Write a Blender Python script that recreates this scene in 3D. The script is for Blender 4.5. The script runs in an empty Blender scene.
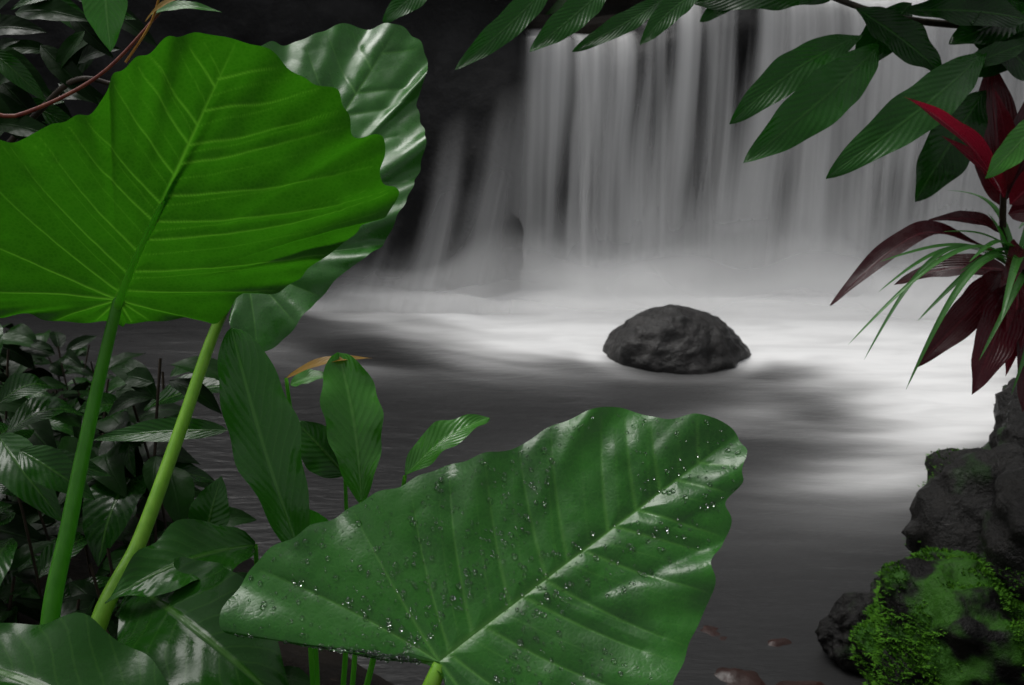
import bpy, math, random, bmesh
import numpy as np
from mathutils import Vector, noise
random.seed(7); rng=np.random.default_rng(7)
scene=bpy.context.scene
scene.view_settings.view_transform='Standard'; scene.view_settings.look='None'; scene.view_settings.exposure=0

# ------------------------------------------------------------ helpers
def link(o,parent=None):
    scene.collection.objects.link(o)
    if parent: o.parent=parent
    return o
def empty(name):
    e=bpy.data.objects.new(name,None); e.empty_display_size=0.1
    return link(e)
def mesh_obj(name,verts,faces,mats,parent=None,uv=None,attrs=None,midx=None,smooth=True):
    verts=np.asarray(verts,dtype=np.float32); faces=np.asarray(faces,dtype=np.int32)
    k=faces.shape[1]
    me=bpy.data.meshes.new(name)
    me.vertices.add(len(verts)); me.vertices.foreach_set('co',verts.ravel())
    me.loops.add(faces.size); me.loops.foreach_set('vertex_index',faces.ravel())
    me.polygons.add(len(faces)); me.polygons.foreach_set('loop_start',np.arange(0,faces.size,k,dtype=np.int32))
    me.polygons.foreach_set('loop_total',np.full(len(faces),k,dtype=np.int32))
    me.update(calc_edges=True)
    if smooth: me.polygons.foreach_set('use_smooth',np.ones(len(faces),dtype=bool))
    for m in mats: me.materials.append(m)
    if midx is not None: me.polygons.foreach_set('material_index',np.asarray(midx,dtype=np.int32))
    if uv is not None:
        l=me.uv_layers.new(name='UVMap'); l.data.foreach_set('uv',np.asarray(uv,dtype=np.float32)[faces.ravel()].ravel())
    for n,a in (attrs or {}).items():
        at=me.attributes.new(n,'FLOAT','POINT'); at.data.foreach_set('value',np.asarray(a,dtype=np.float32))
    me.validate()
    return link(bpy.data.objects.new(name,me),parent)
def grid_faces(nu,nv,close=False):
    i=np.arange(nu if close else nu-1)[:,None]; j=np.arange(nv-1)[None,:]
    i2=(i+1)%nu
    return np.stack([i*nv+j,i2*nv+j,i2*nv+j+1,i*nv+j+1],-1).reshape(-1,4)
def _h(ix,iy,s):
    n=(ix*374761393+iy*668265263+s*1442695041)&0xffffffff
    n=((n^(n>>13))*1274126177)&0xffffffff
    return ((n^(n>>16))&0xffff)/65535.0
def vnoise(x,y,s=0):
    x=np.asarray(x,float);y=np.asarray(y,float)
    ix=np.floor(x).astype(np.int64);iy=np.floor(y).astype(np.int64)
    fx=x-ix;fy=y-iy;fx=fx*fx*fx*(fx*(fx*6-15)+10);fy=fy*fy*fy*(fy*(fy*6-15)+10)
    a=_h(ix,iy,s);b=_h(ix+1,iy,s);c=_h(ix,iy+1,s);d=_h(ix+1,iy+1,s)
    return (a*(1-fx)+b*fx)*(1-fy)+(c*(1-fx)+d*fx)*fy
def fbm(x,y,s=0,o=4):
    t=0;a=.5
    for k in range(o): t=t+a*(vnoise(x*2**k,y*2**k,s+k)-.5);a*=.5
    return t
def sstep(x,a,b):
    t=np.clip((x-a)/(b-a),0,1); return t*t*(3-2*t)
def catmull(P,n,closed=False):
    P=np.asarray(P,float); m=len(P); out=[]
    segs=m if closed else m-1
    for t in np.linspace(0,segs,n,endpoint=not closed):
        i=min(int(t),segs-1); f=t-i
        g=(lambda k:P[k%m]) if closed else (lambda k:P[min(max(k,0),m-1)])
        p0,p1,p2,p3=g(i-1),g(i),g(i+1),g(i+2)
        out.append(.5*((2*p1)+(-p0+p2)*f+(2*p0-5*p1+4*p2-p3)*f*f+(-p0+3*p1-3*p2+p3)*f**3))
    return np.array(out)

# ------------------------------------------------------------ materials
class NT:
    def __init__(s,name):
        s.m=bpy.data.materials.new(name); s.m.use_nodes=True; s.t=s.m.node_tree; s.t.nodes.clear()
        s.out=s.n('ShaderNodeOutputMaterial')
    def n(s,ty,**kw):
        nd=s.t.nodes.new(ty)
        for k,v in kw.items(): setattr(nd,k,v)
        return nd
    def l(s,a,b): s.t.links.new(a,b)
    def math(s,op,a,b=None,c=None,clamp=False):
        nd=s.n('ShaderNodeMath',operation=op,use_clamp=clamp)
        for i,v in enumerate((a,b,c)):
            if v is None: continue
            if isinstance(v,(int,float)): nd.inputs[i].default_value=v
            else: s.l(v,nd.inputs[i])
        return nd.outputs[0]
    def mix(s,f,a,b):
        nd=s.n('ShaderNodeMix',data_type='RGBA')
        for i,v in ((0,f),(6,a),(7,b)):
            if isinstance(v,(int,float)): nd.inputs[i].default_value=v
            elif isinstance(v,tuple): nd.inputs[i].default_value=(*v,1) if len(v)==3 else v
            else: s.l(v,nd.inputs[i])
        return nd.outputs[2]
    def ramp(s,f,lo,hi,a=0.0,b=1.0):
        nd=s.n('ShaderNodeMapRange'); nd.interpolation_type='SMOOTHSTEP'
        s.l(f,nd.inputs[0])
        for i,v in zip((1,2,3,4),(lo,hi,a,b)): nd.inputs[i].default_value=v
        return nd.outputs[0]
    def noise(s,scale,detail=4,rough=.55,vec=None,dist=0):
        nd=s.n('ShaderNodeTexNoise'); nd.inputs['Scale'].default_value=scale;nd.inputs['Detail'].default_value=detail
        nd.inputs['Roughness'].default_value=rough; nd.inputs['Distortion'].default_value=dist
        if vec is not None: s.l(vec,nd.inputs['Vector'])
        return nd.outputs['Fac']
    def obj(s,scale=(1,1,1),rot=(0,0,0)):
        tc=s.n('ShaderNodeTexCoord'); mp=s.n('ShaderNodeMapping')
        s.l(tc.outputs['Object'],mp.inputs[0]); mp.inputs['Scale'].default_value=scale; mp.inputs['Rotation'].default_value=rot
        return mp.outputs[0]
    def bump(s,h,strength,dist=.01):
        nd=s.n('ShaderNodeBump'); nd.inputs['Strength'].default_value=strength; nd.inputs['Distance'].default_value=dist
        s.l(h,nd.inputs['Height']); return nd.outputs[0]
    def attr(s,name): return s.n('ShaderNodeAttribute',attribute_name=name).outputs['Fac']

def finish_leaf(N,col,tcol,rough,trans,bump,spec=.5):
    p=N.n('ShaderNodeBsdfPrincipled')
    if isinstance(col,tuple): p.inputs['Base Color'].default_value=(*col,1)
    else: N.l(col,p.inputs['Base Color'])
    if isinstance(rough,(int,float)): p.inputs['Roughness'].default_value=rough
    else: N.l(rough,p.inputs['Roughness'])
    p.inputs['Specular IOR Level'].default_value=spec
    if bump is not None: N.l(bump,p.inputs['Normal'])
    if trans<=0:
        N.l(p.outputs[0],N.out.inputs[0]); return N.m
    t=N.n('ShaderNodeBsdfTranslucent'); N.l(tcol,t.inputs['Color'])
    mx=N.n('ShaderNodeMixShader'); mx.inputs[0].default_value=trans
    N.l(p.outputs[0],mx.inputs[1]); N.l(t.outputs[0],mx.inputs[2]); N.l(mx.outputs[0],N.out.inputs[0])
    return N.m
def big_leaf_mat(name,base,dark,vein,tbase,tvein,rlo,rhi,trans,spec=.5,bs=.14):
    N=NT(name); o=N.obj()
    v=N.attr('vein'); n1=N.noise(9,5,.6,o); n2=N.noise(140,3,.6,o); n3=N.noise(16,6,.65,o)
    c=N.mix(N.ramp(n1,.35,.65),dark,base)
    c=N.mix(N.math('MULTIPLY',N.ramp(n2,.55,.75),.30),c,tuple(x*1.6 for x in base))
    c=N.mix(v,c,vein)
    vo=N.n('ShaderNodeTexVoronoi',feature='DISTANCE_TO_EDGE'); vo.inputs['Scale'].default_value=150; N.l(o,vo.inputs['Vector'])
    vr=N.ramp(vo.outputs['Distance'],0,.30)
    c=N.mix(N.math('MULTIPLY',N.math('SUBTRACT',1.0,vr),.08),c,vein)
    tc=N.mix(N.ramp(n1,.3,.7),tuple(x*.72 for x in tbase),tbase)
    tc=N.mix(N.math('MULTIPLY',N.ramp(n2,.5,.7),.22),tc,tuple(x*.55 for x in tbase))
    tc=N.mix(N.math('MULTIPLY',N.math('SUBTRACT',1.0,vr),.08),tc,tvein)
    tc=N.mix(v,tc,tvein)
    r=N.ramp(n3,.40,.60,rlo,rhi)
    h=N.math('ADD',N.math('MULTIPLY',vr,.16),N.math('MULTIPLY',n3,1.0))
    return finish_leaf(N,c,tc,r,trans,N.bump(h,bs,.0018),spec)
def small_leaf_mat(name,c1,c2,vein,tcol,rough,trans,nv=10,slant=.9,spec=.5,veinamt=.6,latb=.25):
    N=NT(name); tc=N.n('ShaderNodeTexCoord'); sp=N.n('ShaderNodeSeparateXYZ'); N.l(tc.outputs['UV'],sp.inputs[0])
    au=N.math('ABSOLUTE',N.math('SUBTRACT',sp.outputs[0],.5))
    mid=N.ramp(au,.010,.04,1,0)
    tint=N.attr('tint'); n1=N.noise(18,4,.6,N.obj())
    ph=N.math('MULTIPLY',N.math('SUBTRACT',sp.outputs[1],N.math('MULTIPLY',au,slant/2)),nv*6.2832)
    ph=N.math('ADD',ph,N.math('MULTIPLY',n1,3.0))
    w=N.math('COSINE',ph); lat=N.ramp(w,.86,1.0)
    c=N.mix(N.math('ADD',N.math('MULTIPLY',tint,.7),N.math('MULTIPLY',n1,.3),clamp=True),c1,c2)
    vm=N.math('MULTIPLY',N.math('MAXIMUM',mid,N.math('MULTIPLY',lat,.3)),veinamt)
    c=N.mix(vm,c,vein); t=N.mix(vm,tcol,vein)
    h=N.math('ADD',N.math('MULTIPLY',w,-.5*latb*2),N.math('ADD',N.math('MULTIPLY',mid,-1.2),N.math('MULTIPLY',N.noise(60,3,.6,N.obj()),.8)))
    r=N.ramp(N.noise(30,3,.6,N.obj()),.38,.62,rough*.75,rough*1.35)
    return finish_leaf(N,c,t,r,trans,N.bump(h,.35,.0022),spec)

M_up =big_leaf_mat('elephant_ear_upper',(.022,.135,.010),(.011,.080,.006),(.07,.22,.03),(.03,.19,.01),(.08,.30,.03),.17,.38,.2,.42,.28)
M_up2=big_leaf_mat('elephant_ear_upper_far',(.030,.155,.016),(.020,.110,.011),(.09,.26,.045),(.04,.24,.02),(.10,.32,.05),.22,.42,.2,.50,.25)
M_under=big_leaf_mat('elephant_ear_underside',(.024,.105,.006),(.016,.078,.004),(.10,.26,.03),(.034,.205,.004),(.12,.40,.02),.38,.6,.5,.25)
M_mid=small_leaf_mat('midgreen_leaf',(.022,.13,.010),(.050,.22,.018),(.12,.34,.06),(.04,.28,.015),.22,.3,12,1.2,.45)
M_dark=small_leaf_mat('dark_leaf',(.005,.030,.003),(.016,.085,.007),(.05,.14,.02),(.02,.10,.01),.22,.15,11,1.0,.22)
M_vdark=small_leaf_mat('painted_shade_leaf',(.0015,.006,.001),(.008,.040,.0035),(.014,.045,.009),(.006,.03,.003),.38,0,8,1.0,.09,.5,.08)  # understorey shade put into the leaf colour as a near-black green
M_canopy=small_leaf_mat('branch_leaf',(.003,.015,.002),(.016,.100,.008),(.04,.15,.02),(.015,.14,.006),.25,.28,15,1.0,.30,.55,.35)
M_bronze=small_leaf_mat('bronze_leaf',(.22,.13,.015),(.32,.17,.015),(.3,.2,.05),(.4,.22,.02),.4,.35,10,1.0,.3)
M_crim=small_leaf_mat('crimson_leaf',(.19,.005,.020),(.10,.005,.012),(.40,.04,.07),(.32,.008,.03),.28,.35,3,8.0,.4,.8,.5)
M_mar=small_leaf_mat('maroon_leaf',(.016,.004,.005),(.085,.006,.014),(.15,.02,.03),(.14,.006,.014),.26,.25,3,8.0,.35,.6,.4)
M_blade=small_leaf_mat('narrow_leaf',(.03,.14,.018),(.07,.24,.04),(.12,.28,.08),(.06,.28,.03),.35,.3,1,3.0)

def simple_mat(name,c1,c2,scale,rough,bumps=.3,bd=.01,spec=.5,trans=0,tcol=None):
    N=NT(name); o=N.obj((1,1,.25)); n=N.noise(scale,5,.6,o)
    if trans:
        t=N.mix(n,tcol,tcol); return finish_leaf(N,N.mix(N.ramp(n,.35,.65),c1,c2),t,rough,trans,N.bump(n,bumps,bd),spec)
    p=N.n('ShaderNodeBsdfPrincipled'); N.l(N.mix(N.ramp(n,.35,.65),c1,c2),p.inputs['Base Color'])
    p.inputs['Roughness'].default_value=rough; p.inputs['Specular IOR Level'].default_value=spec
    N.l(N.bump(n,bumps,bd),p.inputs['Normal']); N.l(p.outputs[0],N.out.inputs[0]); return N.m
M_pet=simple_mat('petiole',(.06,.24,.015),(.09,.32,.025),60,.38,.15,.002,.4,.35,(.2,.7,.05))
M_rib=simple_mat('midrib',(.14,.42,.035),(.18,.48,.05),60,.45,.1,.001,.2,.6,(.45,1.0,.12))
M_petl=simple_mat('petiole_light',(.16,.38,.025),(.22,.46,.04),60,.38,.15,.002,.4,.2,(.3,.7,.06))
M_stem=simple_mat('woody_stem',(.02,.013,.008),(.045,.03,.018),60,.6,.5,.004)
M_redstem=simple_mat('red_stem',(.16,.02,.015),(.22,.05,.02),60,.4,.3,.002)
M_orstem=simple_mat('orange_stem',(.40,.16,.02),(.5,.24,.03),60,.4,.3,.002)

def rock_mat(name,c1,c2,scale,rough,bs=.8,bd=.03,moss=None,spec=.5,mt=(.45,.58),det=6):
    N=NT(name); o=N.obj(); n=N.noise(scale,det,.65,o); n2=N.noise(scale*7,5,.7,o)
    c=N.mix(N.ramp(n,.35,.65),c1,c2); c=N.mix(N.ramp(n2,.58,.74),c,tuple(x*2.0 for x in c2))
    if moss:
        g=N.n('ShaderNodeNewGeometry'); sp=N.n('ShaderNodeSeparateXYZ'); N.l(g.outputs['Normal'],sp.inputs[0])
        f=N.math('MULTIPLY',N.ramp(sp.outputs[2],.1,.6),N.ramp(N.noise(5,4,.6,o),*mt))
        c=N.mix(f,c,moss)
    p=N.n('ShaderNodeBsdfPrincipled'); N.l(c,p.inputs['Base Color']); p.inputs['Specular IOR Level'].default_value=spec
    N.l(N.ramp(n2,.3,.7,rough-.1,rough+.15),p.inputs['Roughness'])
    h=N.math('ADD',n,N.math('MULTIPLY',n2,.35))
    N.l(N.bump(h,bs,bd),p.inputs['Normal']); N.l(p.outputs[0],N.out.inputs[0]); return N.m
M_cliff=rock_mat('wet_cliff_rock',(.007,.007,.0073),(.015,.015,.0155),1.3,.6,.6,.05,spec=.25)
M_boul=rock_mat('boulder_rock',(.009,.0085,.008),(.024,.022,.021),9,.36,1.0,.018,spec=.42,det=9)
M_bank=rock_mat('bank_rock',(.003,.0028,.0025),(.010,.009,.008),7,.42,1.0,.03,moss=(.006,.026,.002),spec=.25,mt=(.50,.62),det=8)
M_bankm=rock_mat('mossy_bank_rock',(.003,.0028,.0025),(.009,.008,.007),5,.5,.9,.03,moss=(.022,.085,.005),spec=.15,mt=(.38,.50))
M_ground=rock_mat('ground_soil',(.004,.0035,.003),(.010,.008,.006),3,.85,.8,.03,spec=.1)
M_red=rock_mat('reddish_stone',(.016,.007,.005),(.032,.013,.010),6,.35,.6,.01,spec=.3)

# ------------------------------------------------------------ terrain
POLY=np.array([(-7,6.6),(-7,4.9),(-2.3,4.5),(-1.3,3.4),(-.45,2.3),(.05,1.9),(.85,1.85),(1.1,2.2),(1.75,3.1),(2.6,4.2),(3.4,5.6),(3.6,6.6)])
def sdist(x,y):
    p=np.stack([x.ravel(),y.ravel()],-1); d=np.full(len(p),1e9); ins=np.zeros(len(p),bool)
    for i in range(len(POLY)):
        a=POLY[i];b=POLY[(i+1)%len(POLY)]; e=b-a
        t=np.clip(((p-a)@e)/(e@e),0,1); d=np.minimum(d,np.linalg.norm(p-a-t[:,None]*e,axis=1))
        c=((a[1]>p[:,1])!=(b[1]>p[:,1]))
        with np.errstate(divide='ignore',invalid='ignore'):
            xx=(b[0]-a[0])*(p[:,1]-a[1])/(b[1]-a[1])+a[0]
        ins^=(c&(p[:,0]<xx))
    return np.where(ins,-d,d).reshape(x.shape)
def ground_h(x,y):
    x=np.asarray(x,float);y=np.asarray(y,float)
    d=sdist(x,y)+.12*fbm(x*2,y*2,3)
    h=np.where(d>0,.72*(1-np.exp(-np.maximum(d,0)/.6)),-.3*(1-np.exp(np.minimum(d,0)/.3)))
    h=h+.10*fbm(x*3,y*3,11)*np.clip(d*3+.5,0,1)
    up=np.clip((y-6.35)/.3,0,1); h=h*(1-up)+up*(1.55+.2*fbm(x,y,5))
    unseen_hill=np.clip((y-8.2)/3,0,1)**1.3*5+np.clip((np.abs(x)-6)/6,0,1)*3*np.clip((y-0)/5,0,1)  # out-of-view slopes raised to cut off low sky behind the fall
    return h+unseen_hill
def axis(a,b,step,far):
    core=np.arange(a,b,step); k=np.cumsum(step*1.25**np.arange(1,26)); k=k[k<far]
    return np.concatenate([(a-k)[::-1],core,b+k])
gx=axis(-4,4.2,.06,60); gy=axis(0,7.5,.06,60)
X,Y=np.meshgrid(gx,gy,indexing='ij'); Z=ground_h(X,Y)
mesh_obj('ground',np.stack([X,Y,Z],-1).reshape(-1,3),grid_faces(len(gx),len(gy)),[M_ground])

cx=np.arange(-9,6.5,.04); cz=np.arange(-.4,2.5,.04)
CX,CZ=np.meshgrid(cx,cz,indexing='ij')
def lipf(x): return 1.44+.26*sstep(x,.15,1.5)+.16*fbm(x*1.6,x*0,21)-.10*np.clip(x-1.8,0,1.5)
lip=lipf(CX)-.02
lip=np.where(CX<.05,1.95+.5*fbm(CX*.9,CX*0,22),lip)
lip=np.where(CX>3.15,2.1+.4*fbm(CX*.9,CX*0,23),lip)
t=np.clip(CZ/lip,0,1)
CY=6.16+.22*fbm(CX*.9,CZ*1.3,31,3)+.16*fbm(CX*2.5,CZ*2.5,35,3)+.12*t
CY-=.45*np.exp(-((CX-3.6)/.35)**2)*(1-.3*t)
CY-=.50*np.exp(-((CX+.15)/.35)**2)*np.clip(1.15-CZ/1.3,0,1)
CY+=np.clip(CZ-lip+.15,0,2)*1.6
CZ2=np.minimum(CZ,lip+.05*fbm(CX*4,CZ*4,4))
mesh_obj('rock_cliff',np.stack([CX,CY,CZ2],-1).reshape(-1,3),grid_faces(len(cx),len(cz)),[M_cliff])

# ------------------------------------------------------------ water
def blob(x,y,cx,cy,sx,sy,rot=0):
    c,s=math.cos(rot),math.sin(rot); dx=x-cx;dy=y-cy
    u=dx*c+dy*s; v=-dx*s+dy*c
    return np.exp(-(u/sx)**2-(v/sy)**2)
wx=np.concatenate([np.arange(-7.5,-2,.1),np.arange(-2,3.9,.02),np.arange(3.9,5,.1)]); wy=np.arange(1.5,6.7,.02)
WX,WY=np.meshgrid(wx,wy,indexing='ij')
foam=(1.5*blob(WX,WY,1.7,5.65,1.6,.50)+.60*blob(WX,WY,-.3,5.60,.9,.35)
 +.95*blob(WX,WY,.45,5.35,.70,.36,-.10)+.95*blob(WX,WY,2.0,5.05,1.05,.50)+1.0*blob(WX,WY,2.10,4.45,.60,.50,.3)
 +.66*blob(WX,WY,1.80,3.85,.55,.32,.55)+.50*blob(WX,WY,-.05,5.05,.8,.28,-.25)+.34*blob(WX,WY,-.5,4.6,1.0,.25,-.2)+.6*blob(WX,WY,1.45,4.85,.4,.35,.3)
 +.16*blob(WX,WY,1.35,3.3,.7,.30,.25)+.40*blob(WX,WY,.25,4.85,.6,.15,-.1)+.20*blob(WX,WY,.9,3.9,.8,.22,.3)+.05*blob(WX,WY,.9,2.9,1.2,.6,.3))
ang=.35*np.sin(WX*.9-.4); SX=WX+.30*fbm(WX*1.2,WY*1.2,50,2); SY=WY-ang*.6*(WX-.8)*.5+.45*fbm(WX*.9,WY*.9,52,2)+.20*(WX-1)
stk=1.2*(vnoise(SX*1.3,SY*3.2,53)-.5)+.6*(vnoise(SX*2.2,SY*7,54)-.5)+.22*(vnoise(SX*4,SY*18,55)-.5)
foam=np.clip(foam,0,1.5)
fac=foam+stk*.72*sstep(foam,.02,.45)*(1-.65*sstep(foam,.8,1.3))
rd=np.hypot((WX-.82)/.40,(WY-4.74)/.34)   # water piling up around the boulder
fac=fac+.55*np.exp(-((rd-1.02)/.18)**2)*(.30+.9*vnoise(WX*5,WY*5,57))*sstep(WY,4.30,4.75)
fac=np.clip(sstep(fac,-.05,1.30),0,1)*.95+.012
WZ=.006*fbm(WX*2.5,WY*9,41,3)+.06*sstep(foam,.5,1.4)*vnoise(WX*2.2,WY*2.2,43)*np.clip((WY-4.9)/.8,0,1)
N=NT('stream_water'); f=N.attr('foam')
s2=N.noise(1.0,4,.55,N.obj((2.0,9,1),(0,0,.2)),.5)
fac_=N.math('MULTIPLY',f,N.ramp(s2,.25,.65,.84,1.04),clamp=True)
p=N.n('ShaderNodeBsdfPrincipled'); p.inputs['Base Color'].default_value=(.009,.009,.0093,1); p.inputs['IOR'].default_value=1.33
p.inputs['Roughness'].default_value=.30; p.inputs['Specular IOR Level'].default_value=.34
hb=N.math('ADD',N.noise(1,4,.6,N.obj((3,12,1),(0,0,.1)),.8),N.math('MULTIPLY',N.noise(1,3,.6,N.obj((12,44,1)),.5),.25))
N.l(N.bump(hb,.38,.03),p.inputs['Normal'])
d=N.n('ShaderNodeBsdfDiffuse'); d.inputs['Color'].default_value=(.86,.86,.86,1)
mx=N.n('ShaderNodeMixShader'); N.l(fac_,mx.inputs[0]); N.l(p.outputs[0],mx.inputs[1]); N.l(d.outputs[0],mx.inputs[2]); N.l(mx.outputs[0],N.out.inputs[0])
mesh_obj('stream_water',np.stack([WX,WY,WZ],-1).reshape(-1,3),grid_faces(len(wx),len(wy)),[N.m],attrs={'foam':fac.ravel()})

def veil(name,tf,c):
    N=NT(name); al=N.attr('alpha')
    d=N.n('ShaderNodeBsdfDiffuse'); d.inputs['Color'].default_value=(c,c,c,1)
    tt=N.n('ShaderNodeBsdfTranslucent'); tt.inputs['Color'].default_value=(c,c,c,1)
    mm=N.n('ShaderNodeMixShader'); mm.inputs[0].default_value=tf; N.l(d.outputs[0],mm.inputs[1]); N.l(tt.outputs[0],mm.inputs[2])
    tr=N.n('ShaderNodeBsdfTransparent'); mx=N.n('ShaderNodeMixShader'); N.l(al,mx.inputs[0]); N.l(tr.outputs[0],mx.inputs[1]); N.l(mm.outputs[0],mx.inputs[2])
    N.l(mx.outputs[0],N.out.inputs[0])
    return N.m
M_fall=veil('falling_water',.35,.90); M_spray=veil('spray',.5,.95)
FALL=empty('waterfall')
def curtain(name,x0,x1,ytop,ybase,ztop,seed,densf,gain,fine=1.0,drift=0,nx=900,nz=80,ef=.07,tf=.02):
    u=np.linspace(0,1,nx);v=np.linspace(0,1,nz);U,V=np.meshgrid(u,v,indexing='ij')
    XX=x0+(x1-x0)*U
    zt=ztop(XX) if callable(ztop) else ztop
    yt=ytop+.18*fbm(XX*1.6,XX*0,seed+1)+.05*fbm(XX*6,XX*0,seed+2)
    yb=ybase+.20*fbm(XX*1.3,XX*0,seed+3)+.08*fbm(XX*5,XX*0,seed+4)
    over=np.clip((V-.06)/.94,0,1)
    YY=yt+(yb-yt)*over**.55; YY=np.where(V<.06,yt+(.06-V)*10,YY)
    ZZ=zt*(1-over**1.35)+.01; ZZ=np.where(V<.06,zt+(.06-V)*.4,ZZ)
    XD=XX+drift*V*V+.04*fbm(XX*2,V*2,seed+6)*V
    xs=XX+.14*fbm(XX*2.5,V*1.8,seed+7,2)*V
    s=(1.3*(vnoise(xs*2.2,V*.9,seed)-.5)+1.35*(vnoise(xs*6,V*.9,seed+11)-.5)+.80*fine*(vnoise(xs*15,V*.8,seed+12)-.5)
       +.45*fine*(vnoise(xs*36,V*.9,seed+13)-.5)+.15*fine*(vnoise(xs*85,V*.9,seed+14)-.5))
    dn=densf(XX,V)
    a=sstep(dn*1.25+s*.80,.10,1.30)*gain
    base=sstep(V,.68,1.0)*np.clip(dn*1.5,0,1)
    a=a*(1-base)+base*.88
    e=sstep(np.minimum(U,1-U),0,ef)*sstep(V,0,tf)
    mesh_obj(name,np.stack([XD,YY,ZZ],-1).reshape(-1,3),grid_faces(nx,nz),[M_fall],FALL,attrs={'alpha':(a*e).ravel()})
def D1(x,v):
    d=.56+.32*(vnoise(x*1.3+7,v*.3,61)-.3)+.10*np.clip(x-.6,0,2)
    d=d+.35*sstep(v,.16,.0)*sstep(x,1.4,2.2)-.18*sstep(v,.22,.04)*sstep(x,1.4,.6)
    return np.clip(d,0,1.2)
curtain('main_curtain',.00,3.3,6.18,5.80,lipf,71,D1,.88,drift=-.08)
curtain('front_curtain',.20,3.2,6.10,5.70,lipf,81,lambda x,v:D1(x,v)*.74,.78,.8)
curtain('side_cascade',-1.3,.55,6.0,5.40,lambda x:.75+.50*sstep(x,-1.1,.2)+.06*fbm(x*3,x*0,9),91,lambda x,v:-.02+.36*v+.12*np.exp(-((x-.05)/.3)**2),.42,.25,-.25,400,60,.35,.75)
def spray(name,x0,x1,y0,z0,y1,seed,amp):
    nx,nz=300,30; u=np.linspace(0,1,nx);v=np.linspace(0,1,nz);U,V=np.meshgrid(u,v,indexing='ij')
    XX=x0+(x1-x0)*U
    hh=z0*(.55+.9*vnoise(XX*1.7,XX*0,seed)); YY=y0+(y1-y0)*V+.10*fbm(XX*1.5,XX*0,seed+1); ZZ=hh*(1-V)**1.6+.012+.05*np.sin(V*3.14)
    a=amp*np.sin(V*math.pi)**1.2*sstep(np.minimum(U,1-U),0,.2)*(.45+.9*vnoise(XX*2.2,V*1.5,seed+2))
    mesh_obj(name,np.stack([XX,YY,ZZ],-1).reshape(-1,3),grid_faces(nx,nz),[M_spray],FALL,attrs={'alpha':np.clip(a,0,1).ravel()})
spray('spray_back',-1.2,3.4,5.70,.34,5.15,101,.50)
spray('spray_mid',-.2,3.3,5.60,.22,5.00,111,.42)

# ------------------------------------------------------------ rocks
def boulder(name,c,s,mat,seed,rough=.18,sub=5,parent=None,skew=0,det=.35):
    bm=bmesh.new(); bmesh.ops.create_icosphere(bm,subdivisions=sub,radius=1)
    for v in bm.verts:
        p=v.co.normalized(); q=p*1.1+Vector((seed*5.1,seed*2.3,0))
        k=1+rough*(noise.fractal(q*1.0,1.0,2.0,2)*1.0)+rough*det*noise.fractal(q*4,1.0,2.0,5)-rough*.25*abs(noise.noise(q*2.5))
        v.co=Vector((p.x*s[0]*k+skew*p.z*s[0],p.y*s[1]*k,p.z*s[2]*k))
    me=bpy.data.meshes.new(name); bm.to_mesh(me); bm.free()
    for f in me.polygons: f.use_smooth=True
    me.materials.append(mat); o=bpy.data.objects.new(name,me); o.location=c; return link(o,parent)
boulder('river_boulder',(.835,4.80,-.055),(.375,.30,.285),M_boul,3,.11,6,skew=-.10,det=.45)
BB=[((1.20,2.12,.16),(.30,.28,.24),11),((1.47,2.55,.28),(.28,.30,.24),12),((2.0,3.15,.28),(.30,.3,.28),13),((.98,2.36,.06),(.12,.09,.10),14),((1.20,2.45,.10),(.16,.14,.15),15),((1.62,2.9,.05),(.16,.2,.16),16),((1.52,2.15,.40),(.3,.3,.24),17),((2.35,3.6,.15),(.35,.3,.3),18),((1.72,2.75,.42),(.2,.2,.2),19)]
bos=[]
for i,(c,s,sd) in enumerate(BB): bos.append(boulder('mossy_boulder',c,s,M_bankm if i in (0,) else M_bank,sd,.27,5,det=.42))
for i,(c,s) in enumerate([((.62,2.25,-.06),(.12,.09,.07)),((.80,2.18,-.05),(.13,.10,.07)),((.45,2.12,-.05),(.10,.09,.06)),((.7,2.02,.0),(.14,.10,.08)),((.58,2.45,-.08),(.15,.1,.08)),((.78,2.4,-.083),(.13,.08,.08))]):
    boulder('streambed_stone',c,s,M_red,30+i,.2,4)
mv=[];mf=[];mt=[]
for bi,cnt in ((0,60000),(6,24000),(1,5000)):
    o=bos[bi]; polys=o.data.polygons; loc=o.location; P=[(pl.center.copy(),pl.normal.copy()) for pl in polys if pl.normal.z>-.1 and pl.center.z+loc.z>.02]
    for k in range(cnt):
        pc,n=P[random.randrange(len(P))]; c=pc+loc
        if c.z>.42+.08*noise.noise(c*4): continue
        dn=noise.noise(c*4)+.35*noise.noise(c*16)
        if dn<-.22+random.random()*.15-.12*(bi==0)+.2*(bi==1): continue
        a=random.random()*6.28; r=random.uniform(.002,.0045); h=random.uniform(.003,.010)
        t1=Vector((math.cos(a),math.sin(a),0)); c=c+Vector((random.uniform(-.009,.009),random.uniform(-.009,.009),0))
        b=len(mv); mv+= [tuple(c-t1*r),tuple(c+t1*r),tuple(c+n*h+Vector((random.uniform(-.005,.005),random.uniform(-.005,.005),0)))]; mf.append((b,b+1,b+2)); mt+=[random.random()]*3
Nn=NT('moss'); pm=Nn.n('ShaderNodeBsdfPrincipled'); Nn.l(Nn.mix(Nn.attr('tint'),(.018,.075,.003),(.07,.21,.008)),pm.inputs['Base Color']); pm.inputs['Roughness'].default_value=.8; pm.inputs['Specular IOR Level'].default_value=.2; Nn.l(pm.outputs[0],Nn.out.inputs[0])
mesh_obj('moss',mv,mf,[Nn.m],attrs={'tint':mt},smooth=False)

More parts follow.
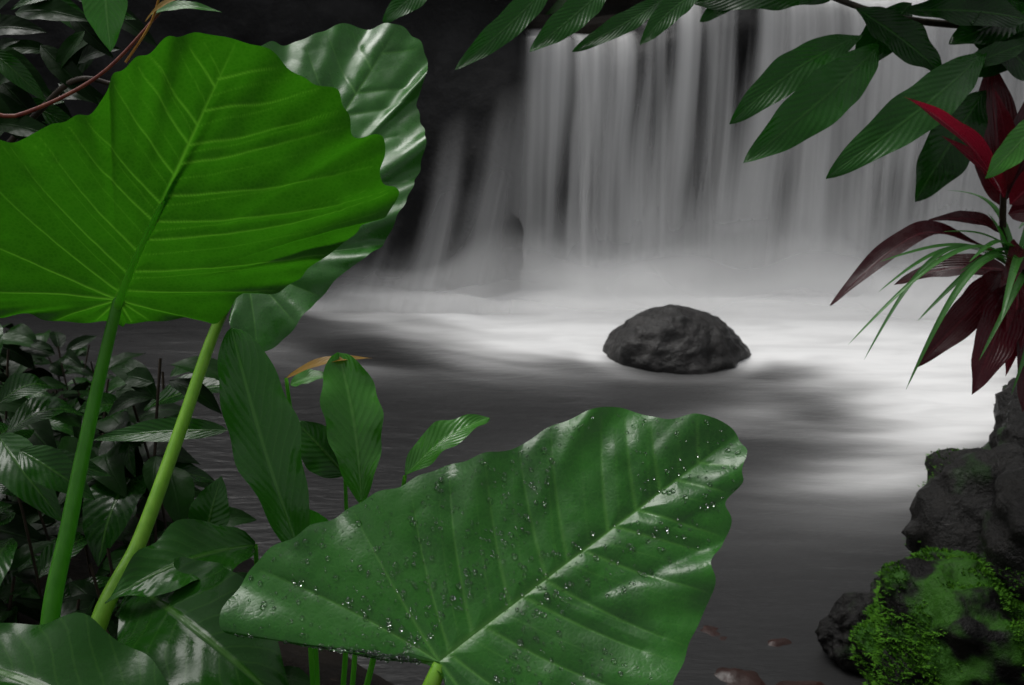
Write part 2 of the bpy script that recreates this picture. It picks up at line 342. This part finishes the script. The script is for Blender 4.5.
# ------------------------------------------------------------ tubes and leaves
def tube(name,pts,r0,r1,mat,parent,n=40,k=12):
    P=catmull(pts,n); vs=[]
    for i,p in enumerate(P):
        t=P[min(i+1,n-1)]-P[max(i-1,0)]; t/=np.linalg.norm(t)
        a=np.cross(t,(0.3,1,.1)); a/=np.linalg.norm(a); b=np.cross(t,a); r=r0+(r1-r0)*i/(n-1)
        for j in range(k):
            th=2*math.pi*j/k; vs.append(p+r*(math.cos(th)*a+math.sin(th)*b))
    F=[]
    for i in range(n-1):
        for j in range(k): F.append((i*k+j,i*k+(j+1)%k,(i+1)*k+(j+1)%k,(i+1)*k+j))
    return mesh_obj(name,vs,F,[mat],parent)
def inpoly(p,poly):
    x,y=p;ins=False;m=len(poly)
    for i in range(m):
        a=poly[i];b=poly[(i+1)%m]
        if (a[1]>y)!=(b[1]>y) and x<(b[0]-a[0])*(y-a[1])/(b[1]-a[1])+a[0]: ins=not ins
    return ins
def big_leaf(name,B,n,T,outline_mm,mat,parent,seed,up=1,fold=.12,droop=.12,wave=.010,nveins=8,quilt=.0035,alpha0=68,vs=1.0,wl=.11):
    B=np.array(B,float);T=np.array(T,float); n=np.array(n,float)
    y=T-B; L=np.linalg.norm(y); y/=L; n-= (n@y)*y; n/=np.linalg.norm(n); x=np.cross(y,n)
    out=catmull(np.array(outline_mm)/1000.,240,True); NS=880
    d=np.r_[0,np.cumsum(np.linalg.norm(np.diff(np.r_[out,out[:1]],axis=0),axis=1))]
    s=np.linspace(0,d[-1],NS,endpoint=False); oc=np.r_[out,out[:1]]
    O=np.stack([np.interp(s,d,oc[:,0]),np.interp(s,d,oc[:,1])],-1)
    O=O*(1+.009*np.sin(s*2*math.pi/.045+seed)[:,None]*vnoise(s*12,s*0,seed)[:,None]+.005*(vnoise(s*40,s*0,seed+3)[:,None]-.5))
    NR=150; r=np.linspace(0.0,1,NR)**.85
    PX=O[:,0:1]*r; PY=O[:,1:2]*r
    segs=[]
    def vein(p,ang,side,bend,w0):
        p=np.array(p,float); pts=[p.copy()]
        for i in range(200):
            q=p+.008*np.array([side*math.sin(ang),math.cos(ang)])
            if not inpoly(q*1.015,out[::3]): break
            p=q; pts.append(p.copy()); ang=ang-bend
        pts=pts[::3]+[pts[-1]]; m=len(pts)
        for i in range(m-1): segs.append((pts[i],pts[i+1],w0*(1-.75*i/m),w0*(1-.75*(i+1)/m)))
    for i in range(12): segs.append((np.array([0,L*i/12]),np.array([0,L*(i+1)/12]),.0042*vs*(1-.07*i),.0042*vs*(1-.07*(i+1))))
    for sd in (-1,1):
        for k in range(nveins):
            f=(k+.15+.25*(sd>0)+.18*math.sin(k*2.3+seed+sd))/nveins
            vein((0,max(.01,L*f*.93)),math.radians(alpha0-22*f+3*math.sin(k*1.7+seed)),sd,.009,.0019*vs)
        for a in (88,112,140,165): vein((0,.0),math.radians(a),sd,.004 if a<100 else -.006,.0022*vs)
        for k in range(nveins):
            f=(k+.65+.25*(sd>0))/nveins
            if f<.98: vein((0,L*f*.93),math.radians(alpha0-4-22*f),sd,.009,.0009)
    pts=np.stack([PX.ravel(),PY.ravel()],-1); V=np.zeros(len(pts)); DM=np.full(len(pts),.03)
    for a,b,w0,w1 in segs:
        e=b-a; l2=e@e+1e-12
        m=np.where((np.abs(pts[:,0]-(a[0]+b[0])/2)<.045)&(np.abs(pts[:,1]-(a[1]+b[1])/2)<.055))[0]
        if not len(m): continue
        q=pts[m]-a; t=np.clip((q@e)/l2,0,1); dd=np.linalg.norm(q-t[:,None]*e,axis=1); w=w0+(w1-w0)*t
        V[m]=np.maximum(V[m],np.exp(-(dd/w)**2)*np.clip(w/.0022,.25,1))
        if w0>.00095: DM[m]=np.minimum(DM[m],dd)
    DMr=DM.reshape(PX.shape); q=np.clip(DMr/.022,0,1); q=1-(1-q)**2.2
    Zl=quilt*q*(1-r**8)[None,:]
    Zl+=fold*np.sqrt(PX**2+.0006)
    Zl-=droop*(np.clip(PY,0,9)/L)**2*L*.5+droop*.6*(np.clip(-PY,0,9)/L)**2*L
    sarc=s[:,None]
    Zl+=wave*(r**4)[None,:]*(np.sin(sarc*2*math.pi/wl+seed)+.5*np.sin(sarc*2*math.pi/(wl*.57)+2*seed))
    Zl+=.022*fbm(PX*5+seed,PY*5,seed,2)*r[None,:]+.004*fbm(PX*28+seed,PY*28,seed+4,2)
    Zl*=up
    W=B+PX[...,None]*x+PY[...,None]*y+Zl[...,None]*n
    return mesh_obj(name,W.reshape(-1,3),grid_faces(NS,NR,True),[mat],parent,attrs={'vein':V}),(B,x,y,n,L,out,fold,droop,W)

EE=empty('elephant_ear_plant')
L1=[(25,-49),(75,-11),(145,15),(160,83),(216,143),(235,229),(256,269),(257,306),(282,352),(270,389),(243,397),(219,457),(182,447),(141,489),(100,492),(51,506),(0,503),(-51,482),(-109,382),(-117,318),(-163,250),(-209,195),(-274,152),(-320,53),(-327,-71),(-264,-146),(-143,-121),(-63,-87),(-1,-65)]
L2=[(10,-63),(30,-105),(65,-133),(96,-134),(117,-108),(137,-55),(142,2),(158,62),(187,124),(193,214),(187,294),(167,382),(112,463),(99,535),(64,594),(0,614),(-79,573),(-137,496),(-194,424),(-241,268),(-237,124),(-182,-2),(-96,-82),(-36,-90),(-13,-55)]
L3=[(-9,-14),(-33,-39),(-86,-92),(-140,-140),(-176,-176),(-206,-150),(-225,-99),(-220,-53),(-213,15),(-196,77),(-187,129),(-151,210),(-147,261),(-135,298),(-115,353),(-67,384),(-46,422),(1,443),(47,407),(58,371),(86,349),(99,309),(123,293),(141,254),(154,227),(178,181),(195,122),(201,50),(178,-10),(124,-35),(60,-22),(19,-7)]
big_leaf('backlit_leaf_blade',(-.594,1.431,1.347),(.05,-.9,-.42),(-.334,1.264,1.736),L1,M_under,EE,2,up=-1,fold=.05,droop=.08,wave=.006,nveins=9,quilt=.0038)
big_leaf('rear_leaf_blade',(-.469,1.689,1.325),(.20,-.63,.74),(-.224,2.089,1.721),L2,M_up2,EE,5,up=1,fold=.08,droop=.06,wave=.011,nveins=7,quilt=.004,wl=.15)
_,fr=big_leaf('front_leaf_blade',(-.08,.913,1.092),(-.1,-.65,.75),(.272,1.089,1.292),L3,M_up,EE,9,up=1,fold=.07,droop=.05,wave=.006,nveins=9,alpha0=74,quilt=.0044,wl=.13)
tube('backlit_leaf_petiole',[(-.594,1.437,1.350),(-.637,1.398,1.198),(-.666,1.318,1.036),(-.690,1.234,.864),(-.70,1.13,.50)],.0078,.016,M_pet,EE)
tube('backlit_leaf_midrib',[(-.597,1.432,1.335),(-.55,1.402,1.414),(-.464,1.352,1.541),(-.40,1.315,1.64),(-.345,1.284,1.72)],.0062,.0006,M_rib,EE)
tube('rear_leaf_petiole',[(-.469,1.700,1.325),(-.513,1.624,1.232),(-.550,1.501,1.099),(-.579,1.351,.981),(-.615,1.207,.876),(-.66,1.05,.5)],.008,.015,M_petl,EE)
tube('front_leaf_petiole',[(-.080,.916,1.088),(-.096,.899,1.053),(-.152,.904,.921),(-.2,.95,.5)],.008,.014,M_petl,EE)
Wf=fr[8]; dv=[];df=[]
bm=bmesh.new(); bmesh.ops.create_icosphere(bm,subdivisions=2,radius=1); base=[v.co.copy() for v in bm.verts]; bf=[tuple(v.index for v in f.verts) for f in bm.faces]; bm.free()
q=Vector(fr[3]).to_track_quat('Z','Y')
for k in range(1800):
    i=random.randrange(Wf.shape[0]); j=random.randrange(12,Wf.shape[1]-3)
    p=Vector(Wf[i,j])
    if noise.noise(p*9)<-.10: continue
    r=random.choice([.0009,.0012,.0012,.0016,.0016,.0022,.003])*random.uniform(.8,1.2); b=len(dv)
    for v in base: dv.append(tuple(p+q@Vector((v.x*r*random.uniform(.97,1.03),v.y*r,v.z*r*.6+r*.35))))
    df+=[(a+b,c+b,d+b) for a,c,d in bf]
Nn=NT('water_drop'); g=Nn.n('ShaderNodeBsdfPrincipled'); g.inputs['Base Color'].default_value=(.9,.95,.9,1); g.inputs['Roughness'].default_value=.03; g.inputs['Transmission Weight'].default_value=1; g.inputs['IOR'].default_value=1.33; Nn.l(g.outputs[0],Nn.out.inputs[0])
mesh_obj('water_drops',dv,df,[Nn.m],EE)

class Leaves:
    def __init__(s): s.v=[];s.f=[];s.uv=[];s.t=[];s.m=[];s.n=0
    def add(s,base,tip,w,mi=0,nrm=(0,-.6,.8),arch=.12,fold=.25,p=.75,q=.9,nu=9,nv=26,tint=None,wav=.02,mid=None,curl=0):
        base=np.array(base,float);tip=np.array(tip,float); ax=tip-base; L=np.linalg.norm(ax); a=ax/L
        n=np.array(nrm,float); n=n-(n@a)*a; n/=np.linalg.norm(n)+1e-9; x=np.cross(a,n)
        t=np.linspace(0,1,nv)
        if mid is not None: C=catmull([base,mid,tip],nv)
        else: C=base+t[:,None]*ax+(np.sin(math.pi*t)*arch*L)[:,None]*n+(curl*L*np.sin(math.pi*t))[:,None]*x
        prof=np.sin(math.pi*np.clip(t,0,1)**p)**q; prof=np.maximum(prof,.02)
        u=np.linspace(-1,1,nu); ph=random.random()*6
        V=np.zeros((nv,nu,3))
        for j in range(nu):
            off=u[j]*w/2*prof*(1+wav*np.sin(t*26+ph+j*.3))
            z=abs(u[j])*fold*w/2*prof+ wav*w*1.6*abs(u[j])**2*np.sin(t*17+ph+(u[j]>0)*2)
            V[:,j]=C+off[:,None]*x+z[:,None]*n
        b=s.n; s.v.append(V.reshape(-1,3)); s.f.append(grid_faces(nv,nu)+b); s.n+=nv*nu
        UU,VV=np.meshgrid((u+1)/2,t); s.uv.append(np.stack([UU,VV],-1).reshape(-1,2))
        s.t.append(np.full(nv*nu,random.random() if tint is None else tint)); s.m.append(np.full((nv-1)*(nu-1),mi))
    def build(s,name,mats,parent=None):
        return mesh_obj(name,np.concatenate(s.v),np.concatenate(s.f),mats,parent,uv=np.concatenate(s.uv),attrs={'tint':np.concatenate(s.t)},midx=np.concatenate(s.m))

BP=empty('canna_plant'); Lv=Leaves()
Lv.add((-.312,1.290,.975),(-.436,1.461,1.292),.104,0,(.45,-.7,.45),.05,.45,1.25,.58,13,50,.2,wav=.05,curl=-.03)
Lv.add((-.234,1.370,1.032),(-.278,1.496,1.238),.090,0,(.1,-.7,.6),.05,.45,1.3,.55,13,44,.9,wav=.05,curl=.03)
Lv.add((-.156,1.296,1.121),(-.034,1.372,1.180),.058,0,(-.4,-.5,.8),.10,.35,.9,.75,9,30,.9,wav=.04)
Lv.add((-.363,1.484,1.199),(-.225,1.495,1.229),.020,1,(0,-.3,1),.10,.3)
Lv.add((-.361,1.499,1.181),(-.296,1.504,1.195),.034,0,(0,-.4,1),.08,.3,tint=.6)
Lv.add((-.285,1.520,1.006),(-.371,1.552,1.094),.08,2,(.2,-.8,.5),.08,.3,tint=.9)
Lv.add((-.432,1.221,1.060),(-.408,1.251,1.145),.058,2,(0,-.8,.5),.05,.25,tint=1)
Lv.add((-.348,1.175,1.080),(-.511,1.063,1.066),.10,2,(0,-.5,.9),.12,.3,tint=.9,wav=.05)
Lv.add((-.485,1.115,1.047),(-.254,.939,.999),.15,2,(.1,-.6,.8),.14,.35,.8,.7,13,44,tint=.3,wav=.045)
Lv.add((-.36,.87,.99),(-.70,1.0,1.035),.16,2,(.1,-.35,1),.10,.3,.8,.7,13,44,tint=.5,wav=.045)
Lv.add((-.485,1.546,1.078),(-.717,1.541,1.062),.045,2,(0,-.6,.8),.05,.3,tint=.6)
Lv.add((-.791,1.444,1.090),(-.670,1.417,1.015),.06,2,(0,-.6,.8),.10,.3,tint=.4)
Lv.add((-.60,1.30,.90),(-.46,1.22,.95),.07,2,(0,-.6,.8),.12,.3,tint=.4)
Lv.add((-.40,1.28,.86),(-.56,1.20,.93),.08,2,(.1,-.6,.8),.12,.3,tint=.7)
Lv.add((-.30,1.42,.93),(-.36,1.40,1.02),.05,0,(.1,-.7,.6),.1,.3,tint=.5)
Lv.build('leaf_blades',[M_mid,M_bronze,M_dark],BP)
for i,(a,b) in enumerate([((-.312,1.290,.98),(-.33,1.25,.45)),((-.234,1.370,1.04),(-.30,1.3,.45)),((-.156,1.296,1.121),(-.27,1.3,.6)),((-.348,1.175,1.08),(-.40,1.2,.5)),((-.432,1.221,1.06),(-.42,1.22,.5)),((-.254,.939,.999),(-.28,1.0,.5)),((-.285,1.52,1.006),(-.32,1.5,.5)),((-.363,1.484,1.199),(-.34,1.42,.6))]):
    m=((a[0]+b[0])/2+.01,(a[1]+b[1])/2,(a[2]+b[2])/2); tube('stalk_%d'%(i+1),[a,m,b],.003,.006,M_pet,BP,16,8)

Lv=Leaves(); stems=[]
def stem_cluster(x,y,h,nl,sz,mi,lean):
    z0=float(ground_h(np.array([x]),np.array([y]))[0])
    top=np.array([x+lean[0],y+lean[1],z0+h]); bot=np.array([x,y,z0-.05])
    stems.append((bot,(bot+top)/2+np.array([random.uniform(-.04,.04),0,0]),top))
    for k in range(nl):
        f=random.uniform(.2,1); p=bot+(top-bot)*f; az=random.random()*6.283; el=random.uniform(-.7,.3)
        d=np.array([math.cos(az)*math.cos(el),math.sin(az)*math.cos(el),math.sin(el)]); l=sz*random.uniform(.5,1.25)
        Lv.add(p+d*.02,p+d*l,l*random.uniform(.28,.48),mi,(random.uniform(-.5,.5),-.4+random.uniform(-.3,.3),1),random.uniform(.05,.25),.25,.8,.85,7,12,tint=random.random()**1.8)
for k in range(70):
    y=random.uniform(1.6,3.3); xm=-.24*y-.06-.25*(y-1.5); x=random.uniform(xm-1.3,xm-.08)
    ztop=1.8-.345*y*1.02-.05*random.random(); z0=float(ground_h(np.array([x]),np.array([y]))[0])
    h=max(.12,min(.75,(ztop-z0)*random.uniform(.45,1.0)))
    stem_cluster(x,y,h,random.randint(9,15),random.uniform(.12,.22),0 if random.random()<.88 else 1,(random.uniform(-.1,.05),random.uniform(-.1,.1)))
for k in range(36):
    x=random.uniform(-1.35,-.45);y=random.uniform(1.3,1.6)
    stem_cluster(x,y,random.uniform(.1,.35),8,.13,0,(0,0))
for k in range(26):
    x=random.uniform(1.6,3.4);y=2.2+ (x-1.3)*1.1+random.uniform(-.8,-.3)
    stem_cluster(x,y,random.uniform(.1,.25),10,.13,0,(0,0))
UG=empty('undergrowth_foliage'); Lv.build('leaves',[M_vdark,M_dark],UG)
sv=[];sf=[];b=0
for st in stems:
    P=catmull(st,6)
    for i,p in enumerate(P):
        for j in range(4):
            a=math.pi/2*j; sv.append((p[0]+.003*math.cos(a),p[1]+.003*math.sin(a),p[2]))
    for i in range(5):
        for j in range(4): sf.append((b+i*4+j,b+i*4+(j+1)%4,b+(i+1)*4+(j+1)%4,b+(i+1)*4+j))
    b+=24
mesh_obj('twigs',sv,sf,[M_stem],UG)

SH=empty('red_stemmed_shrub'); Lv=Leaves()
Lv.add((-.695,1.815,1.816),(-.686,1.770,1.685),.075,0,(.1,-.9,.3),.06,.25,tint=.8)
Lv.add((-.654,1.895,1.742),(-.524,1.895,1.745),.024,0,(0,-.6,.8),.12,.3,tint=.5)
Lv.add((-.66,1.88,1.73),(-.545,1.850,1.778),.016,1,(0,-.6,.8),.10,.3)
tube('red_stem',[(-.636,1.896,1.746),(-.745,1.857,1.639),(-.890,1.832,1.571),(-1.034,1.823,1.545),(-1.2,1.9,1.1),(-1.25,2.0,.6)],.0025,.006,M_redstem,SH)
tube('woody_stem',[(-.74,1.9,1.62),(-.85,1.9,1.60),(-1.1,1.95,1.3),(-1.2,2.0,.6)],.004,.009,M_stem,SH)
tube('orange_stem',[(-.70,1.868,1.66),(-.65,1.885,1.73),(-.62,1.88,1.80)],.0025,.002,M_orstem,SH,16,8)
for k in range(80):
    x=random.uniform(-1.15,-.74); z=random.uniform(1.50,1.86)
    if (x+1.0)>(z-1.50)*.9+.04: continue
    y=1.87+random.uniform(-.06,.25); az=random.uniform(-.9,.9)+(math.pi if random.random()<.4 else 0); l=random.uniform(.08,.16)
    d=np.array([math.cos(az),-.2,math.sin(az)*.8-.3])
    Lv.add((x,y,z),np.array((x,y,z))+d*l,l*.32,2 if random.random()<.8 else 3,(random.uniform(-.4,.4),-.7,.6),.1,.3,.8,.85,7,14,tint=random.random())
Lv.build('leaves',[M_mid,M_bronze,M_vdark,M_dark],SH)

OB=empty('overhanging_branch'); Lv=Leaves()
T=[((.809,2.404,1.681),(.480,2.232,1.501),.085),((.850,2.396,1.659),(.491,2.103,1.438),.110),((1.093,2.392,1.648),(.662,2.092,1.408),.105),((1.012,2.375,1.601),(1.197,2.399,1.666),.05),
((1.140,2.463,1.551),(.951,2.322,1.308),.12),((.908,2.424,1.735),(1.197,2.416,1.713),.09),((.106,2.349,1.821),(-.120,2.170,1.622),.06),((.221,2.340,1.796),(.038,2.183,1.658),.065),
((.365,2.436,1.768),(.133,2.287,1.651),.05),((.446,2.440,1.779),(.283,2.292,1.665),.055),((.573,2.448,1.800),(.434,2.415,1.709),.05),((.735,2.432,1.757),(.411,2.429,1.748),.09),
((-.131,2.238,1.810),(-.272,2.205,1.717),.06),((1.124,2.137,1.533),(.950,1.992,1.426),.06),
((.80,2.45,1.74),(1.0,2.40,1.60),.10),((.95,2.5,1.75),(.80,2.42,1.60),.09),((1.05,2.5,1.72),(1.25,2.4,1.56),.12),((1.25,2.5,1.74),(1.02,2.42,1.66),.10),((1.3,2.5,1.68),(1.08,2.44,1.58),.10)]
TT=[.8,1,.85,.3,.0,.0,.9,.9,.6,.7,.5,.0,.9,1,0,0,0,0,0]
for i,(a,b,w) in enumerate(T): Lv.add(a,b,w,0 if i!=13 else 1,(random.uniform(-.1,.3),-.75,.55),.08,.22,1.08,.72,11,40,tint=TT[i],wav=.035,curl=random.uniform(-.05,.05))
for k in range(44):
    f=random.random(); p=catmull([(1.369,2.55,1.74),(1.057,2.50,1.76),(.804,2.45,1.82),(.573,2.46,1.9)],50)[int(f*49)]+np.array([0,random.uniform(0,.2),random.uniform(0,.12)])
    az=random.random()*6.28; d=np.array([math.cos(az),math.sin(az),random.uniform(-.3,.1)]); l=random.uniform(.15,.28)
    Lv.add(p,p+d*l,l*.3,0,(0,-.5,.8),.1,.25,.9,.8,7,16,tint=0)
Lv.build('leaves',[M_canopy,M_mid],OB)
tube('branch',[(2.6,2.9,1.75),(1.8,2.6,1.72),(1.369,2.513,1.69),(1.057,2.48,1.70),(.85,2.46,1.73),(.573,2.47,1.82),(.203,2.479,1.887),(-.159,2.379,1.904)],.012,.004,M_stem,OB)
tube('trunk',[(2.6,2.9,1.75),(2.75,2.95,1.2),(2.7,3.0,.3)],.05,.07,M_stem,OB)

TI=empty('ti_plant'); Lv=Leaves()
Lv.add((1.11,2.22,1.34),(.781,2.025,1.582),.046,0,(.2,-.8,.4),.03,.7,.7,.8,9,34,tint=.1,wav=.04,curl=.04)
Lv.add((1.13,2.26,1.33),(.94,2.20,1.48),.036,0,(.3,-.8,.3),.08,.6,.7,.8,9,30,tint=.6)
Lv.add((1.12,2.24,1.36),(1.03,2.18,1.58),.05,1,(.1,-.9,.2),.06,.5,.7,.8,9,30,tint=.7)
Lv.add((1.201,2.418,1.280),(1.152,2.488,1.619),.11,1,(-.3,-.8,.2),.05,.3,.8,.8,tint=0)
Lv.add((1.176,2.327,1.177),(.735,2.191,1.095),.066,1,(0,-.3,.9),.12,.35,.9,.8,9,36,tint=.3,mid=(.943,2.244,1.250),wav=.04)
Lv.add((1.188,2.315,1.143),(.911,2.095,.976),.080,1,(-.1,-.8,.5),.12,.35,.9,.8,tint=.5,wav=.04)
Lv.add((1.171,2.255,1.124),(1.016,2.028,.939),.095,1,(-.2,-.8,.3),.10,.3,.9,.8,tint=1,wav=.04)
Lv.add((1.22,2.25,1.124),(1.13,2.02,.90),.085,1,(-.1,-.8,.3),.10,.3,.9,.8,tint=.3,wav=.04)
Lv.add((1.18,2.33,1.30),(1.36,2.30,1.52),.08,0,(-.2,-.8,.3),.08,.4,.7,.8,tint=1)
Lv.add((1.20,2.37,1.27),(1.42,2.2,1.35),.08,1,(-.2,-.8,.3),.12,.3,.7,.8)
Lv.add((1.20,2.40,1.30),(1.28,2.45,1.62),.09,1,(-.2,-.8,.3),.06,.3,.7,.8)
Lv.add((1.22,2.36,1.13),(1.0,2.5,1.05),.08,1,(0,-.5,.8),.12,.3,.7,.8,tint=.1)
Lv.add((1.19,2.35,1.22),(.98,2.3,1.27),.05,1,(0,-.5,.8),.12,.3,.7,.8,tint=.1)
Lv.add((1.20,2.30,1.16),(1.10,2.06,.97),.06,0,(-.1,-.8,.3),.10,.4,.8,.8,tint=1,wav=.04)
Lv.add((1.20,2.28,1.20),(1.05,2.05,1.18),.06,1,(-.1,-.6,.6),.15,.3,.8,.8,tint=.7,wav=.04)
Lv.build('leaves',[M_crim,M_mar],TI)
tube('stem',[(1.12,2.25,1.35),(1.18,2.33,1.22),(1.235,2.33,1.107),(1.30,2.237,.783),(1.38,2.197,.4)],.007,.012,M_stem,TI)
NP=empty('dracaena_plant'); Lv=Leaves()
c0=np.array([1.19,2.235,1.17])
for tp,ar in [((.709,1.972,1.077),.25),((.75,1.98,1.04),.30),((.813,2.128,1.215),.12),((.86,2.0,1.12),.22),((.84,1.96,.98),.35),((.93,2.1,1.29),.1),((1.02,2.1,1.33),.08),((1.1,2.0,1.33),.1),((.98,1.95,1.05),.28),((1.05,1.93,.98),.3),((.88,2.05,1.22),.15),((.80,2.08,1.16),.18),((1.2,2.0,.95),.3),((1.3,2.0,1.2),.2),((1.4,2.1,1.3),.2),((1.35,2.1,1.0),.3),((1.1,2.5,1.3),.2),((1.3,2.5,1.2),.2),((.98,2.1,1.20),.2),((1.0,1.93,1.14),.2),((1.12,1.95,1.2),.2),((1.08,1.9,1.06),.25),((.95,2.0,1.25),.15)]:
    Lv.add(c0+rng.normal(0,.014,3),tp,random.uniform(.014,.022),0,(0,-.15,1),ar,.5,.55,.6,5,30,wav=0,curl=random.uniform(-.06,.06))
Lv.build('leaves',[M_blade],NP)
tube('stem',[(1.19,2.235,1.18),(1.25,2.22,.9),(1.36,2.2,.4)],.007,.010,M_stem,NP)

Lv=Leaves()
for k in range(3200):
    if k%4<2: x=random.uniform(-10,9);y=random.uniform(7.6,10.5);z=random.uniform(1.6,7)
    elif k%4==2: x=random.uniform(-11,-5.5);y=random.uniform(1,8);z=random.uniform(.5,5)
    else: x=random.uniform(5.2,10);y=random.uniform(1,8);z=random.uniform(.5,5)
    az=random.random()*6.28; l=random.uniform(.3,.65); d=np.array([math.cos(az),math.sin(az),random.uniform(-.7,.2)])
    Lv.add((x,y,z),np.array((x,y,z))+d*l,l*.45,0,(random.uniform(-.5,.5),-.6,.7),.1,.2,.8,.8,3,5)
Lv.build('unseen_jungle_foliage',[M_vdark])  # out-of-view foliage added to block low sky and darken water reflections

# ------------------------------------------------------------ light
w=bpy.data.worlds.new('World'); scene.world=w; w.use_nodes=True; nt=w.node_tree; nt.nodes.clear()
sky=nt.nodes.new('ShaderNodeTexSky'); sky.sky_type='NISHITA'; sky.sun_disc=False
sd=Vector((-.38,.34,.88)).normalized()
sky.sun_elevation=math.asin(sd.z); sky.sun_rotation=math.atan2(sd.x,sd.y); sky.dust_density=4
hs=nt.nodes.new('ShaderNodeHueSaturation'); hs.inputs['Saturation'].default_value=.10
bg=nt.nodes.new('ShaderNodeBackground'); bg.inputs[1].default_value=.125; wo=nt.nodes.new('ShaderNodeOutputWorld')
nt.links.new(sky.outputs[0],hs.inputs['Color']); nt.links.new(hs.outputs[0],bg.inputs[0]); nt.links.new(bg.outputs[0],wo.inputs[0])
sl=bpy.data.lights.new('sun','SUN'); sl.energy=1.5; sl.angle=math.radians(30); sl.color=(1,.985,.95)
so=link(bpy.data.objects.new('sun',sl)); so.rotation_euler=sd.to_track_quat('Z','Y').to_euler()

cd=bpy.data.cameras.new('camera'); co=link(bpy.data.objects.new('camera',cd)); co.location=(0,0,1.8); co.rotation_euler=(math.radians(70),0,0)
cd.lens=35; cd.sensor_width=36; cd.clip_end=400; cd.clip_start=.05
cd.dof.use_dof=True; cd.dof.focus_distance=1.35; cd.dof.aperture_fstop=11
scene.camera=co
